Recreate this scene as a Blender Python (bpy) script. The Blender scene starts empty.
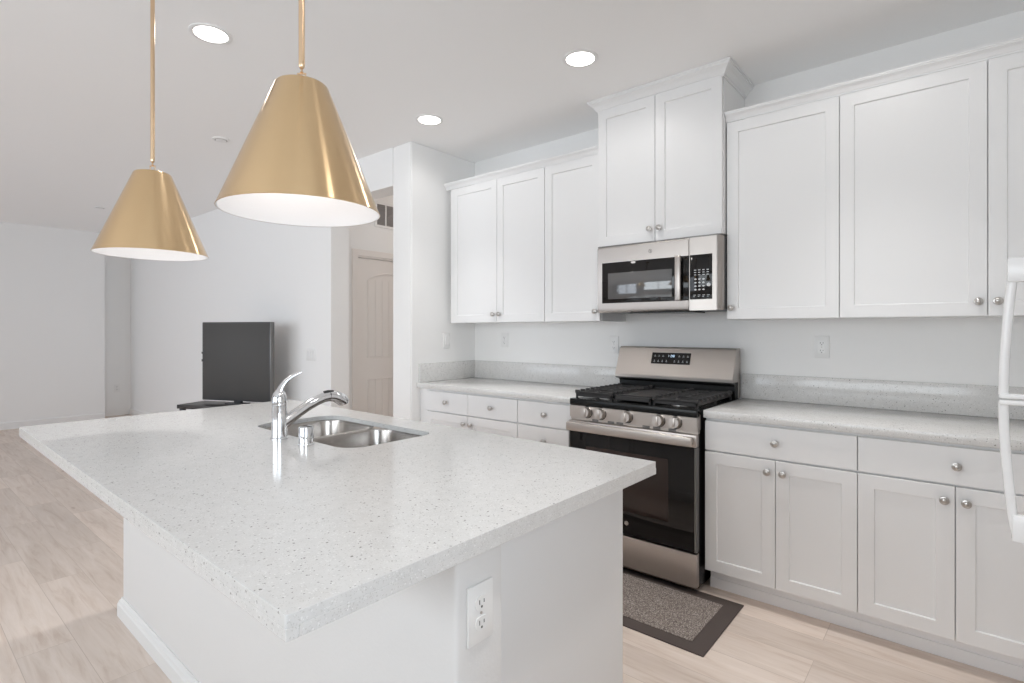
import bpy, bmesh, math, random
from mathutils import Vector, Matrix, Euler
random.seed(7)
S = bpy.context.scene
C = S.collection
PI = math.pi

# ------------------------------------------------------------------ camera
F_PX, HORIZON, YAW, CAM_Z = 537.0, 330.5, 39.97, 1.312
cd = bpy.data.cameras.new('camera')
cam = bpy.data.objects.new('camera', cd); C.objects.link(cam)
cam.location = (0, 0, CAM_Z)
cam.rotation_euler = (PI / 2, 0, math.radians(YAW))
cd.sensor_width = 36; cd.lens = F_PX / 1024 * 36
cd.shift_y = (HORIZON - 341.5) / 1024
cd.clip_start = 0.02
S.camera = cam

# ------------------------------------------------------------------ light + exposure
S.view_settings.view_transform = 'Standard'
S.view_settings.look = 'None'
S.view_settings.gamma = 1.0
S.view_settings.use_curve_mapping = False
S.view_settings.exposure = 0.0
S.cycles.use_denoising = True
S.cycles.max_bounces = 18
S.cycles.diffuse_bounces = 16
S.cycles.caustics_reflective = False
S.cycles.caustics_refractive = False
S.cycles.sample_clamp_indirect = 6.0
w = bpy.data.worlds.new('sky'); S.world = w; w.use_nodes = True
wb = w.node_tree.nodes['Background']
wb.inputs[0].default_value = (0.80, 0.88, 1.0, 1); wb.inputs[1].default_value = 1.1

def area(name, loc, rot, sx, sy, power, col):
    l = bpy.data.lights.new(name, 'AREA'); l.shape = 'RECTANGLE'; l.size = sx; l.size_y = sy
    l.energy = power; l.color = col
    o = bpy.data.objects.new(name, l); o.location = loc; o.rotation_euler = rot; C.objects.link(o)
    return o
# daylight by the front windows, plus fill from an added, unseen right window
area('daylight_kitchen', (-1.90, -3.40, 1.80), (PI / 2, 0, 0), 4.2, 1.4, 89, (0.90, 0.965, 1.0))
area('daylight_living', (-6.6, -3.35, 1.45), (PI / 2, 0, 0), 3.7, 2.0, 74, (0.83, 0.905, 1.0))

area('side_fill_light', (1.12, -1.2, 1.75), (PI / 2, 0, PI / 2), 2.8, 1.3, 72, (0.82, 0.92, 1.0))  # added side fill, placed outside the invented right window

# ------------------------------------------------------------------ materials
def nodes(name):
    m = bpy.data.materials.new(name); m.use_nodes = True
    nt = m.node_tree; b = nt.nodes['Principled BSDF']
    return m, nt, b
def N(nt, t, **k):
    n = nt.nodes.new(t)
    for a, v in k.items():
        if a in n.inputs: n.inputs[a].default_value = v
        else: setattr(n, a, v)
    return n
def plain(name, col, rough=0.5, metal=0.0, spec=0.5, bump=0.0, bscale=200, **k):
    m, nt, b = nodes(name)
    b.inputs['Base Color'].default_value = (*col, 1)
    b.inputs['Roughness'].default_value = rough
    b.inputs['Metallic'].default_value = metal
    b.inputs['Specular IOR Level'].default_value = spec
    for a, v in k.items(): b.inputs[a.replace('_', ' ')].default_value = v
    tc = N(nt, 'ShaderNodeTexCoord')
    no = N(nt, 'ShaderNodeTexNoise', Scale=bscale); no.inputs['Detail'].default_value = 3
    nt.links.new(tc.outputs['Object'], no.inputs['Vector'])
    if bump:
        bp = N(nt, 'ShaderNodeBump', Strength=bump, Distance=0.002)
        nt.links.new(no.outputs['Fac'], bp.inputs['Height']); nt.links.new(bp.outputs['Normal'], b.inputs['Normal'])
    else:
        mr = N(nt, 'ShaderNodeMapRange'); mr.inputs['To Min'].default_value = rough * 0.93; mr.inputs['To Max'].default_value = min(1, rough * 1.07)
        nt.links.new(no.outputs['Fac'], mr.inputs['Value']); nt.links.new(mr.outputs['Result'], b.inputs['Roughness'])
    return m
def brushed(name, col, rough=0.28, stretch=(2, 2, 300), amt=0.12, aniso=0.0):
    m, nt, b = nodes(name)
    b.inputs['Metallic'].default_value = 1.0
    tc = N(nt, 'ShaderNodeTexCoord'); mp = N(nt, 'ShaderNodeMapping'); mp.inputs['Scale'].default_value = stretch
    no = N(nt, 'ShaderNodeTexNoise', Scale=3.0); no.inputs['Detail'].default_value = 4
    nt.links.new(tc.outputs['Object'], mp.inputs['Vector']); nt.links.new(mp.outputs['Vector'], no.inputs['Vector'])
    mr = N(nt, 'ShaderNodeMapRange'); mr.inputs['To Min'].default_value = rough - amt / 2; mr.inputs['To Max'].default_value = rough + amt
    nt.links.new(no.outputs['Fac'], mr.inputs['Value']); nt.links.new(mr.outputs['Result'], b.inputs['Roughness'])
    mx = N(nt, 'ShaderNodeMix', data_type='RGBA')
    mx.inputs['A'].default_value = (*[c * 0.98 for c in col], 1); mx.inputs['B'].default_value = (*[min(1, c * 1.02) for c in col], 1)
    nt.links.new(no.outputs['Fac'], mx.inputs['Factor']); nt.links.new(mx.outputs['Result'], b.inputs['Base Color'])
    if aniso:
        b.inputs['Anisotropic'].default_value = aniso; b.inputs['Anisotropic Rotation'].default_value = 0.25
        tg = N(nt, 'ShaderNodeTangent', direction_type='RADIAL', axis='Z'); nt.links.new(tg.outputs[0], b.inputs['Tangent'])
    return m
def emit(name, col, strength):
    m, nt, b = nodes(name)
    b.inputs['Base Color'].default_value = (*col, 1)
    b.inputs['Emission Color'].default_value = (*col, 1); b.inputs['Emission Strength'].default_value = strength
    return m

M = {}
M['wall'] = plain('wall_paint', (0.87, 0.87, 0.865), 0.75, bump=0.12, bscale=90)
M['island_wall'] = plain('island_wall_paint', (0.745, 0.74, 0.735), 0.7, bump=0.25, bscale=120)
M['ceiling'] = plain('ceiling_paint', (0.93, 0.93, 0.93), 0.85, bump=0.1, bscale=80)
M['panel'] = plain('island_panel_paint', (0.79, 0.80, 0.81), 0.55)
M['trim'] = plain('trim_paint', (0.84, 0.84, 0.835), 0.4)
M['cab'] = plain('cabinet_lacquer', (0.82, 0.824, 0.828), 0.38)
M['cabin'] = plain('cabinet_carcass', (0.74, 0.735, 0.725), 0.5)
M['toe'] = plain('toe_kick_paint', (0.84, 0.85, 0.87), 0.45)
M['door_hall'] = plain('hall_door_paint', (0.80, 0.765, 0.735), 0.5)
M['nickel'] = plain('satin_nickel', (0.56, 0.54, 0.52), 0.28, 1.0)
M['chrome'] = plain('polished_chrome', (0.80, 0.81, 0.83), 0.09, 1.0)
M['steel'] = brushed('brushed_steel', (0.56, 0.515, 0.48), 0.36, (2, 2, 60), 0.02)
M['steel_mw'] = brushed('microwave_steel', (0.43, 0.395, 0.37), 0.33, (2, 2, 60), 0.02)
M['steel_sink'] = brushed('sink_steel', (0.46, 0.43, 0.405), 0.24, (3, 60, 3), 0.02)
M['steel_dark'] = plain('dark_steel', (0.20, 0.195, 0.19), 0.35, 0.8)
M['brass'] = brushed('brushed_brass', (0.78, 0.57, 0.335), 0.24, (5, 5, 14), 0.0, 0.92)
M['brass_rod'] = plain('satin_brass', (0.76, 0.56, 0.37), 0.25, 1.0)
M['shade_in'] = plain('white_enamel', (0.90, 0.90, 0.91), 0.45)
M['bulb'] = emit('warm_bulb', (1.0, 0.93, 0.85), 2.0)
M['lens'] = emit('recessed_lens', (1.0, 0.97, 0.93), 9.0)
M['black'] = plain('black_enamel', (0.010, 0.010, 0.010), 0.25, spec=0.25)
M['iron'] = plain('cast_iron', (0.040, 0.038, 0.038), 0.5, spec=0.3, bump=0.3, bscale=500)
M['glass_blk'] = plain('black_glass', (0.010, 0.009, 0.009), 0.05, spec=0.35)
M['glass_win'] = plain('oven_window_glass', (0.040, 0.028, 0.025), 0.05, spec=0.35)
M['mw_win'] = plain('microwave_window_glass', (0.10, 0.10, 0.102), 0.06, spec=1.0)
M['plastic_dark'] = plain('dark_plastic', (0.05, 0.05, 0.052), 0.45)
M['tv'] = plain('television_dark', (0.07, 0.067, 0.065), 0.55, spec=0.3)
M['tv_stand'] = plain('stand_black_wood', (0.03, 0.026, 0.025), 0.4)
M['mark'] = plain('printed_mark', (0.62, 0.64, 0.66), 0.5)
M['glow'] = emit('clock_digits', (0.75, 0.9, 1.0), 0.9)
M['plate'] = plain('white_plastic', (0.83, 0.83, 0.825), 0.35)
M['slot'] = plain('socket_slot', (0.10, 0.10, 0.10), 0.6)
M['fridge'] = plain('white_appliance_enamel', (0.84, 0.845, 0.85), 0.22)
M['mat_edge'] = plain('mat_border', (0.085, 0.066, 0.060), 0.85, bump=0.5, bscale=600)
M['vent'] = plain('vent_dark', (0.30, 0.285, 0.28), 0.7)
M['frame_win'] = plain('window_vinyl', (0.85, 0.85, 0.85), 0.4)

def quartz():
    m, nt, b = nodes('speckled_quartz')
    tc = N(nt, 'ShaderNodeTexCoord')
    L = nt.links.new
    base = N(nt, 'ShaderNodeTexNoise', Scale=40.0); base.inputs['Detail'].default_value = 6
    L(tc.outputs['Object'], base.inputs['Vector'])
    mx0 = N(nt, 'ShaderNodeMix', data_type='RGBA'); mx0.inputs['A'].default_value = (0.62, 0.615, 0.605, 1); mx0.inputs['B'].default_value = (0.735, 0.73, 0.72, 1)
    L(base.outputs['Fac'], mx0.inputs['Factor'])
    prev = mx0.outputs['Result']
    for sc, thr, col, amt, rad in ((210, 0.82, (0.86, 0.86, 0.85), 0.6, 0.36), (165, 0.84, (0.26, 0.25, 0.24), 0.85, 0.28), (90, 0.92, (0.20, 0.19, 0.18), 0.9, 0.22), (330, 0.72, (0.48, 0.47, 0.45), 0.6, 0.38)):
        nz = N(nt, 'ShaderNodeTexNoise', Scale=sc * 1.3); L(tc.outputs['Object'], nz.inputs['Vector'])
        off = N(nt, 'ShaderNodeVectorMath', operation='MULTIPLY_ADD'); off.inputs[1].default_value = (0.006, 0.006, 0.006)
        L(nz.outputs['Color'], off.inputs[0]); L(tc.outputs['Object'], off.inputs[2])
        v = N(nt, 'ShaderNodeTexVoronoi', Scale=float(sc)); L(off.outputs[0], v.inputs['Vector'])
        sep = N(nt, 'ShaderNodeSeparateColor'); L(v.outputs['Color'], sep.inputs[0])
        g = N(nt, 'ShaderNodeMath', operation='GREATER_THAN'); g.inputs[1].default_value = thr; L(sep.outputs[0], g.inputs[0])
        d = N(nt, 'ShaderNodeMath', operation='LESS_THAN'); d.inputs[1].default_value = rad; L(v.outputs['Distance'], d.inputs[0])
        mu = N(nt, 'ShaderNodeMath', operation='MULTIPLY'); L(g.outputs[0], mu.inputs[0]); L(d.outputs[0], mu.inputs[1])
        am = N(nt, 'ShaderNodeMath', operation='MULTIPLY'); am.inputs[1].default_value = amt; L(mu.outputs[0], am.inputs[0])
        mx = N(nt, 'ShaderNodeMix', data_type='RGBA'); mx.inputs['B'].default_value = (*col, 1)
        L(am.outputs[0], mx.inputs['Factor']); L(prev, mx.inputs['A']); prev = mx.outputs['Result']
    L(prev, b.inputs['Base Color'])
    b.inputs['Roughness'].default_value = 0.13
    b.inputs['Specular IOR Level'].default_value = 0.45
    return m
M['quartz'] = quartz()

def planks():
    m, nt, b = nodes('oak_planks')
    L = nt.links.new
    tc = N(nt, 'ShaderNodeTexCoord')
    br = N(nt, 'ShaderNodeTexBrick', Scale=1.0)
    br.offset = 0.37; br.inputs['Mortar Size'].default_value = 0.0012; br.inputs['Brick Width'].default_value = 1.22
    br.inputs['Row Height'].default_value = 0.185; br.inputs['Mortar Smooth'].default_value = 0.3
    br.inputs['Color1'].default_value = (0, 0, 0, 1); br.inputs['Color2'].default_value = (1, 1, 1, 1); br.inputs['Mortar'].default_value = (0.5, 0.5, 0.5, 1)
    L(tc.outputs['Object'], br.inputs['Vector'])
    # shift the grain per plank
    sep = N(nt, 'ShaderNodeSeparateColor'); L(br.outputs['Color'], sep.inputs[0])
    mp = N(nt, 'ShaderNodeMapping'); mp.inputs['Scale'].default_value = (1.0, 10, 1)
    cmb = N(nt, 'ShaderNodeCombineXYZ')
    sc_ = N(nt, 'ShaderNodeMath', operation='MULTIPLY'); sc_.inputs[1].default_value = 9.0; L(sep.outputs[0], sc_.inputs[0])
    L(sc_.outputs[0], cmb.inputs[0]); L(sc_.outputs[0], cmb.inputs[2])
    L(tc.outputs['Object'], mp.inputs['Vector'])
    ad = N(nt, 'ShaderNodeVectorMath', operation='ADD'); L(mp.outputs['Vector'], ad.inputs[0]); L(cmb.outputs[0], ad.inputs[1])
    n1 = N(nt, 'ShaderNodeTexNoise', Scale=2.6); n1.inputs['Detail'].default_value = 8; n1.inputs['Roughness'].default_value = 0.62; n1.inputs['Distortion'].default_value = 1.1
    L(ad.outputs[0], n1.inputs['Vector'])
    n2 = N(nt, 'ShaderNodeTexNoise', Scale=0.9); n2.inputs['Detail'].default_value = 3; n2.inputs['Distortion'].default_value = 0.6
    L(ad.outputs[0], n2.inputs['Vector'])
    r1 = N(nt, 'ShaderNodeValToRGB'); L(n1.outputs['Fac'], r1.inputs['Fac'])
    e = r1.color_ramp.elements; e[0].position = 0.30; e[0].color = (0.66, 0.54, 0.465, 1); e[1].position = 0.66; e[1].color = (0.81, 0.712, 0.645, 1)
    k = r1.color_ramp.elements.new(0.48); k.color = (0.76, 0.658, 0.582, 1)
    r2 = N(nt, 'ShaderNodeValToRGB'); L(n2.outputs['Fac'], r2.inputs['Fac'])
    e = r2.color_ramp.elements; e[0].position = 0.35; e[0].color = (0.88, 0.865, 0.855, 1); e[1].position = 0.65; e[1].color = (1, 1, 1, 1)
    mu = N(nt, 'ShaderNodeMix', data_type='RGBA', blend_type='MULTIPLY'); mu.inputs['Factor'].default_value = 1
    L(r1.outputs['Color'], mu.inputs['A']); L(r2.outputs['Color'], mu.inputs['B'])
    # plank to plank tone
    tn = N(nt, 'ShaderNodeMapRange'); tn.inputs['To Min'].default_value = 0.88; tn.inputs['To Max'].default_value = 1.05; L(sep.outputs[0], tn.inputs['Value'])
    m2 = N(nt, 'ShaderNodeVectorMath', operation='SCALE'); L(mu.outputs['Result'], m2.inputs[0]); L(tn.outputs['Result'], m2.inputs['Scale'])
    # knots
    mpk = N(nt, 'ShaderNodeMapping'); mpk.inputs['Scale'].default_value = (1.3, 3.2, 1); L(tc.outputs['Object'], mpk.inputs['Vector'])
    vk = N(nt, 'ShaderNodeTexVoronoi', Scale=1.2); L(mpk.outputs['Vector'], vk.inputs['Vector'])
    kr = N(nt, 'ShaderNodeValToRGB'); L(vk.outputs['Distance'], kr.inputs['Fac'])
    e = kr.color_ramp.elements; e[0].position = 0.02; e[0].color = (0.50, 0.40, 0.34, 1); e[1].position = 0.085; e[1].color = (1, 1, 1, 1)
    m3 = N(nt, 'ShaderNodeMix', data_type='RGBA', blend_type='MULTIPLY'); m3.inputs['Factor'].default_value = 0.8
    L(m2.outputs[0], m3.inputs['A']); L(kr.outputs['Color'], m3.inputs['B'])
    # seams
    m4 = N(nt, 'ShaderNodeMix', data_type='RGBA'); m4.inputs['B'].default_value = (0.36, 0.28, 0.22, 1)
    fm = N(nt, 'ShaderNodeMath', operation='MULTIPLY'); fm.inputs[1].default_value = 0.55; L(br.outputs['Fac'], fm.inputs[0])
    L(fm.outputs[0], m4.inputs['Factor']); L(m3.outputs['Result'], m4.inputs['A'])
    L(m4.outputs['Result'], b.inputs['Base Color'])
    b.inputs['Roughness'].default_value = 0.42
    b.inputs['Specular IOR Level'].default_value = 0.35
    bp = N(nt, 'ShaderNodeBump', Strength=0.12, Distance=0.002); L(n1.outputs['Fac'], bp.inputs['Height']); L(bp.outputs['Normal'], b.inputs['Normal'])
    return m
M['floor'] = planks()

def mat_weave():
    m, nt, b = nodes('mat_weave'); L = nt.links.new
    tc = N(nt, 'ShaderNodeTexCoord')
    v = N(nt, 'ShaderNodeTexVoronoi', Scale=330.0); L(tc.outputs['Object'], v.inputs['Vector'])
    r = N(nt, 'ShaderNodeValToRGB'); sep = N(nt, 'ShaderNodeSeparateColor'); L(v.outputs['Color'], sep.inputs[0]); L(sep.outputs[0], r.inputs['Fac'])
    r.color_ramp.interpolation = 'CONSTANT'
    e = r.color_ramp.elements; e[0].position = 0; e[0].color = (0.13, 0.105, 0.095, 1); e[1].position = 0.3; e[1].color = (0.24, 0.20, 0.178, 1)
    k = e.new(0.62); k.color = (0.34, 0.295, 0.265, 1); k = e.new(0.86); k.color = (0.50, 0.45, 0.41, 1)
    L(r.outputs['Color'], b.inputs['Base Color']); b.inputs['Roughness'].default_value = 0.95
    bp = N(nt, 'ShaderNodeBump', Strength=0.6, Distance=0.003); L(v.outputs['Distance'], bp.inputs['Height']); L(bp.outputs['Normal'], b.inputs['Normal'])
    return m
M['mat_in'] = mat_weave()

def pane():
    m = bpy.data.materials.new('window_glass'); m.use_nodes = True; nt = m.node_tree; nt.nodes.clear()
    o = N(nt, 'ShaderNodeOutputMaterial'); t = N(nt, 'ShaderNodeBsdfTransparent'); g = N(nt, 'ShaderNodeBsdfGlossy'); g.inputs['Roughness'].default_value = 0.02
    f = N(nt, 'ShaderNodeFresnel', IOR=1.45); mx = N(nt, 'ShaderNodeMixShader')
    nt.links.new(f.outputs[0], mx.inputs[0]); nt.links.new(t.outputs[0], mx.inputs[1]); nt.links.new(g.outputs[0], mx.inputs[2]); nt.links.new(mx.outputs[0], o.inputs[0])
    return m
M['pane'] = pane()

# ------------------------------------------------------------------ mesh helpers
class MB:
    def __init__(self): self.bm = bmesh.new()
    def box(self, x0, x1, y0, y1, z0, z1, bev=0.0, seg=2):
        b2 = bmesh.new()
        vs = [b2.verts.new(p) for p in ((x0, y0, z0), (x1, y0, z0), (x1, y1, z0), (x0, y1, z0), (x0, y0, z1), (x1, y0, z1), (x1, y1, z1), (x0, y1, z1))]
        for f in ((3, 2, 1, 0), (4, 5, 6, 7), (0, 1, 5, 4), (1, 2, 6, 5), (2, 3, 7, 6), (3, 0, 4, 7)): b2.faces.new([vs[i] for i in f])
        if bev: bmesh.ops.bevel(b2, geom=b2.edges[:], offset=bev, segments=seg, affect='EDGES', profile=0.5)
        return self.merge(b2)
    def merge(self, b2, mat=None):
        if mat: bmesh.ops.transform(b2, matrix=mat, verts=b2.verts[:])
        me = bpy.data.meshes.new('t'); b2.to_mesh(me); b2.free()
        self.bm.from_mesh(me); bpy.data.meshes.remove(me)
        return self
    def prism(self, pts, axis, a, b, bev=0.0):
        """pts: 2-D outline, extruded along axis 'x','y' or 'z' from a to b"""
        b2 = bmesh.new()
        def P(p, t):
            return {'x': (t, p[0], p[1]), 'y': (p[0], t, p[1]), 'z': (p[0], p[1], t)}[axis]
        A = [b2.verts.new(P(p, a)) for p in pts]; B = [b2.verts.new(P(p, b)) for p in pts]
        n = len(pts)
        b2.faces.new(A[::-1]); b2.faces.new(B)
        for i in range(n): b2.faces.new((A[i], A[(i + 1) % n], B[(i + 1) % n], B[i]))
        bmesh.ops.recalc_face_normals(b2, faces=b2.faces[:])
        if bev: bmesh.ops.bevel(b2, geom=b2.edges[:], offset=bev, segments=2, affect='EDGES')
        return self.merge(b2)
    def lathe(self, prof, n=40, mat=None, close=False):
        """prof: list of (r, z) turned about Z"""
        b2 = bmesh.new(); rings = []
        for r, z in prof:
            if r < 1e-6: rings.append([b2.verts.new((0, 0, z))])
            else: rings.append([b2.verts.new((r * math.cos(2 * PI * k / n), r * math.sin(2 * PI * k / n), z)) for k in range(n)])
        pairs = list(zip(rings, rings[1:])) + ([(rings[-1], rings[0])] if close else [])
        for A, B in pairs:
            for k in range(n):
                k2 = (k + 1) % n
                if len(A) == 1 and len(B) == 1: continue
                if len(A) == 1: b2.faces.new((A[0], B[k2], B[k]))
                elif len(B) == 1: b2.faces.new((A[k], A[k2], B[0]))
                else: b2.faces.new((A[k], A[k2], B[k2], B[k]))
        bmesh.ops.recalc_face_normals(b2, faces=b2.faces[:])
        return self.merge(b2, mat)
    def tube(self, pts, rad, n=16, sx=1.0, sy=1.0):
        """swept tube through pts; rad a number or one per point; section scaled sx,sy"""
        pts = [Vector(p) for p in pts]
        rr = rad if isinstance(rad, (list, tuple)) else [rad] * len(pts)
        b2 = bmesh.new(); rings = []; up = None
        for i, p in enumerate(pts):
            t = (pts[min(i + 1, len(pts) - 1)] - pts[max(i - 1, 0)]).normalized()
            if up is None:
                up = Vector((0, 0, 1)) if abs(t.z) < 0.9 else Vector((0, 1, 0))
            s = t.cross(up).normalized(); up = s.cross(t).normalized()
            rings.append([b2.verts.new(p + s * (math.cos(2 * PI * k / n) * rr[i] * sx) + up * (math.sin(2 * PI * k / n) * rr[i] * sy)) for k in range(n)])
        for A, B in zip(rings, rings[1:]):
            for k in range(n): b2.faces.new((A[k], A[(k + 1) % n], B[(k + 1) % n], B[k]))
        b2.faces.new(rings[0][::-1]); b2.faces.new(rings[-1])
        bmesh.ops.recalc_face_normals(b2, faces=b2.faces[:])
        return self.merge(b2)
    def build(self, name, mat, parent=None, loc=None, smooth=True, rot=None):
        me = bpy.data.meshes.new(name)
        if smooth:
            for f in self.bm.faces: f.smooth = True
            for e in self.bm.edges:
                if len(e.link_faces) == 2 and e.calc_face_angle(0) > math.radians(32): e.smooth = False
        self.bm.to_mesh(me); self.bm.free()
        me.materials.append(M[mat])
        o = bpy.data.objects.new(name, me); C.objects.link(o)
        if parent: o.parent = parent
        if loc: o.location = loc
        if rot: o.rotation_euler = rot
        return o
def tag(o, label=None, cat=None, group=None, kind=None):
    if label: o['label'] = label
    if cat: o['category'] = cat
    if group: o['group'] = group
    if kind: o['kind'] = kind
    return o
def thing(name, label, cat, loc=(0, 0, 0), rz=0, group=None):
    o = bpy.data.objects.new(name, None); C.objects.link(o); o.location = loc; o.rotation_euler = (0, 0, rz)
    o.empty_display_size = 0.1
    return tag(o, label, cat, group)
def struct(name, mb, mat, parent=None, **k):
    o = mb.build(name, mat, parent, **k)
    if not parent: o['kind'] = 'structure'
    return o
def copy_tree(o, parent=None):
    c = o.copy(); C.objects.link(c); c.parent = parent
    for ch in [x for x in bpy.data.objects if x.parent == o]: copy_tree(ch, c)
    return c
def ellipse(cx, cz, rx, rz, n=24): return [(cx + rx * math.cos(2 * PI * k / n), cz + rz * math.sin(2 * PI * k / n)) for k in range(n)]

# ------------------------------------------------------------------ setting
H = 2.745
XW, YB, YH = -3.19, 3.31, 2.62          # left kitchen wall, back wall, living-room back wall
XR, YF, XF = 0.92, -3.20, -9.70
T = 0.18
m = MB(); m.box(-10.4, XR + 0.15, YF - 0.15, 5.2, -0.06, 0.0); struct('floor', m, 'floor', smooth=False)
m = MB(); m.box(-10.4, XR + 0.15, YF - 0.15, 5.2, H, H + 0.1); struct('ceiling', m, 'ceiling', smooth=False)
m = MB(); m.box(XW - 0.0, XR + 0.15, YB, YB + 0.15, 0, H); struct('wall_back', m, 'wall', smooth=False)
m = MB(); m.box(XR, XR + 0.15, YF - 0.15, -2.7, 0, H); m.box(XR, XR + 0.15, 0.4, YB, 0, H); m.box(XR, XR + 0.15, -2.7, 0.4, 0, 1.0); m.box(XR, XR + 0.15, -2.7, 0.4, 2.5, H)
struct('wall_right', m, 'wall', smooth=False)
m = MB()
for y0_, y1_, z0_, z1_ in ((-2.7, 0.4, 1.0, 1.06), (-2.7, 0.4, 2.44, 2.5), (-2.7, -2.64, 1.06, 2.44), (0.34, 0.40, 1.06, 2.44), (-1.18, -1.12, 1.06, 2.44)): m.box(XR + 0.04, XR + 0.11, y0_, y1_, z0_, z1_)
o = struct('window_3', m, 'frame_win', smooth=False)  # unseen window added in the right wall to let in fill light
m = MB(); m.box(XR + 0.072, XR + 0.078, -2.64, 0.34, 1.06, 2.44); m.build('window_pane', 'pane', o, smooth=False)
# wing of wall beside the cabinets, with the cased opening to the hall left of it
m = MB()
m.prism([(-3.415, YH), (XW, YH), (XW, YB + 0.15), (-3.3, YB + 0.15), (-3.3, YH + T), (-3.415, YH + T)], 'z', 0, H, 0.008)
m.box(-4.29, -3.415, YH, YH + T, 2.445, H)
m.box(-10.17, -4.29, YH, YH + T, 0, H)
struct('wall_left', m, 'wall', smooth=False)
m = MB(); m.box(-9.85, XF, YF, 2.213, 0, H); m.box(-10.17, -10.02, 2.05, YH, 0, H); m.box(-10.02, -9.85, 2.05, 2.213, 0, H)
struct('wall_far', m, 'wall', smooth=False)
# hall walls behind the opening
m = MB()
m.box(-4.61, -4.43, YH + T, 3.02 - 0.06 + 0.02, 0, H); m.box(-4.61, -4.43, 3.76, 5.2, 0, H); m.box(-4.61, -4.43, 2.98, 3.76, 2.03, H)
struct('wall_hall', m, 'wall', smooth=False)
m = MB(); m.box(-4.61, -3.3, 5.0, 5.15, 0, H); m.box(-3.3, -3.2, 3.46, 5.15, 0, H); struct('wall_hall_end', m, 'wall', smooth=False)
# front wall (behind the camera); its kitchen window shaped for light over the island
m = MB()
op = [(-8.5, -4.75, 0.45, 2.45), (-4.10, 0.30, 1.02, 2.55)]
xs = [-9.85] + [v for o_ in op for v in o_[:2]] + [XR]
for i in range(0, len(xs), 2): m.box(xs[i], xs[i + 1], YF - 0.15, YF, 0, H)
for x0, x1, z0, z1 in op:
    m.box(x0, x1, YF - 0.15, YF, z1, H); m.box(x0, x1, YF - 0.15, YF, 0, z0)
struct('wall_front', m, 'wall', smooth=False)
for i, (x0, x1, z0, z1) in enumerate(op):
    m = MB(); f = 0.06; y0, y1 = YF - 0.11, YF - 0.04
    m.box(x0, x1, y0, y1, z0, z0 + f); m.box(x0, x1, y0, y1, z1 - f, z1)
    n = 3
    for k in range(n + 1):
        xx = x0 + (x1 - x0 - f) * k / n; m.box(xx, xx + f, y0 + 0.002, y1 - 0.002, z0 + f, z1 - f)
    o = struct('window_%d' % (i + 1), m, 'frame_win', smooth=False)
    m = MB(); m.box(x0 + f, x1 - f, YF - 0.078, YF - 0.072, z0 + f, z1 - f); m.build('window_pane', 'pane', o, smooth=False)
# baseboards
def bb(name, pts, a, b, axis): struct(name, MB().prism(pts, axis, a, b), 'trim', smooth=False)
bb('baseboard_far', [(XF, 0), (XF + 0.014, 0), (XF + 0.014, 0.085), (XF + 0.005, 0.10), (XF, 0.10)], YF, 2.213, 'y')
bb('baseboard_left', [(YH - 0.014, 0), (YH, 0), (YH, 0.10), (YH - 0.005, 0.10), (YH - 0.014, 0.085)], -10.02, -4.29, 'x')
bb('baseboard_wing', [(YH - 0.014, 0), (YH, 0), (YH, 0.10), (YH - 0.005, 0.10), (YH - 0.014, 0.085)], -3.415, XW, 'x')
bb('baseboard_right', [(XR - 0.014, 0), (XR, 0), (XR, 0.10), (XR - 0.005, 0.10), (XR - 0.014, 0.085)], YF, 0.95, 'y')

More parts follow.
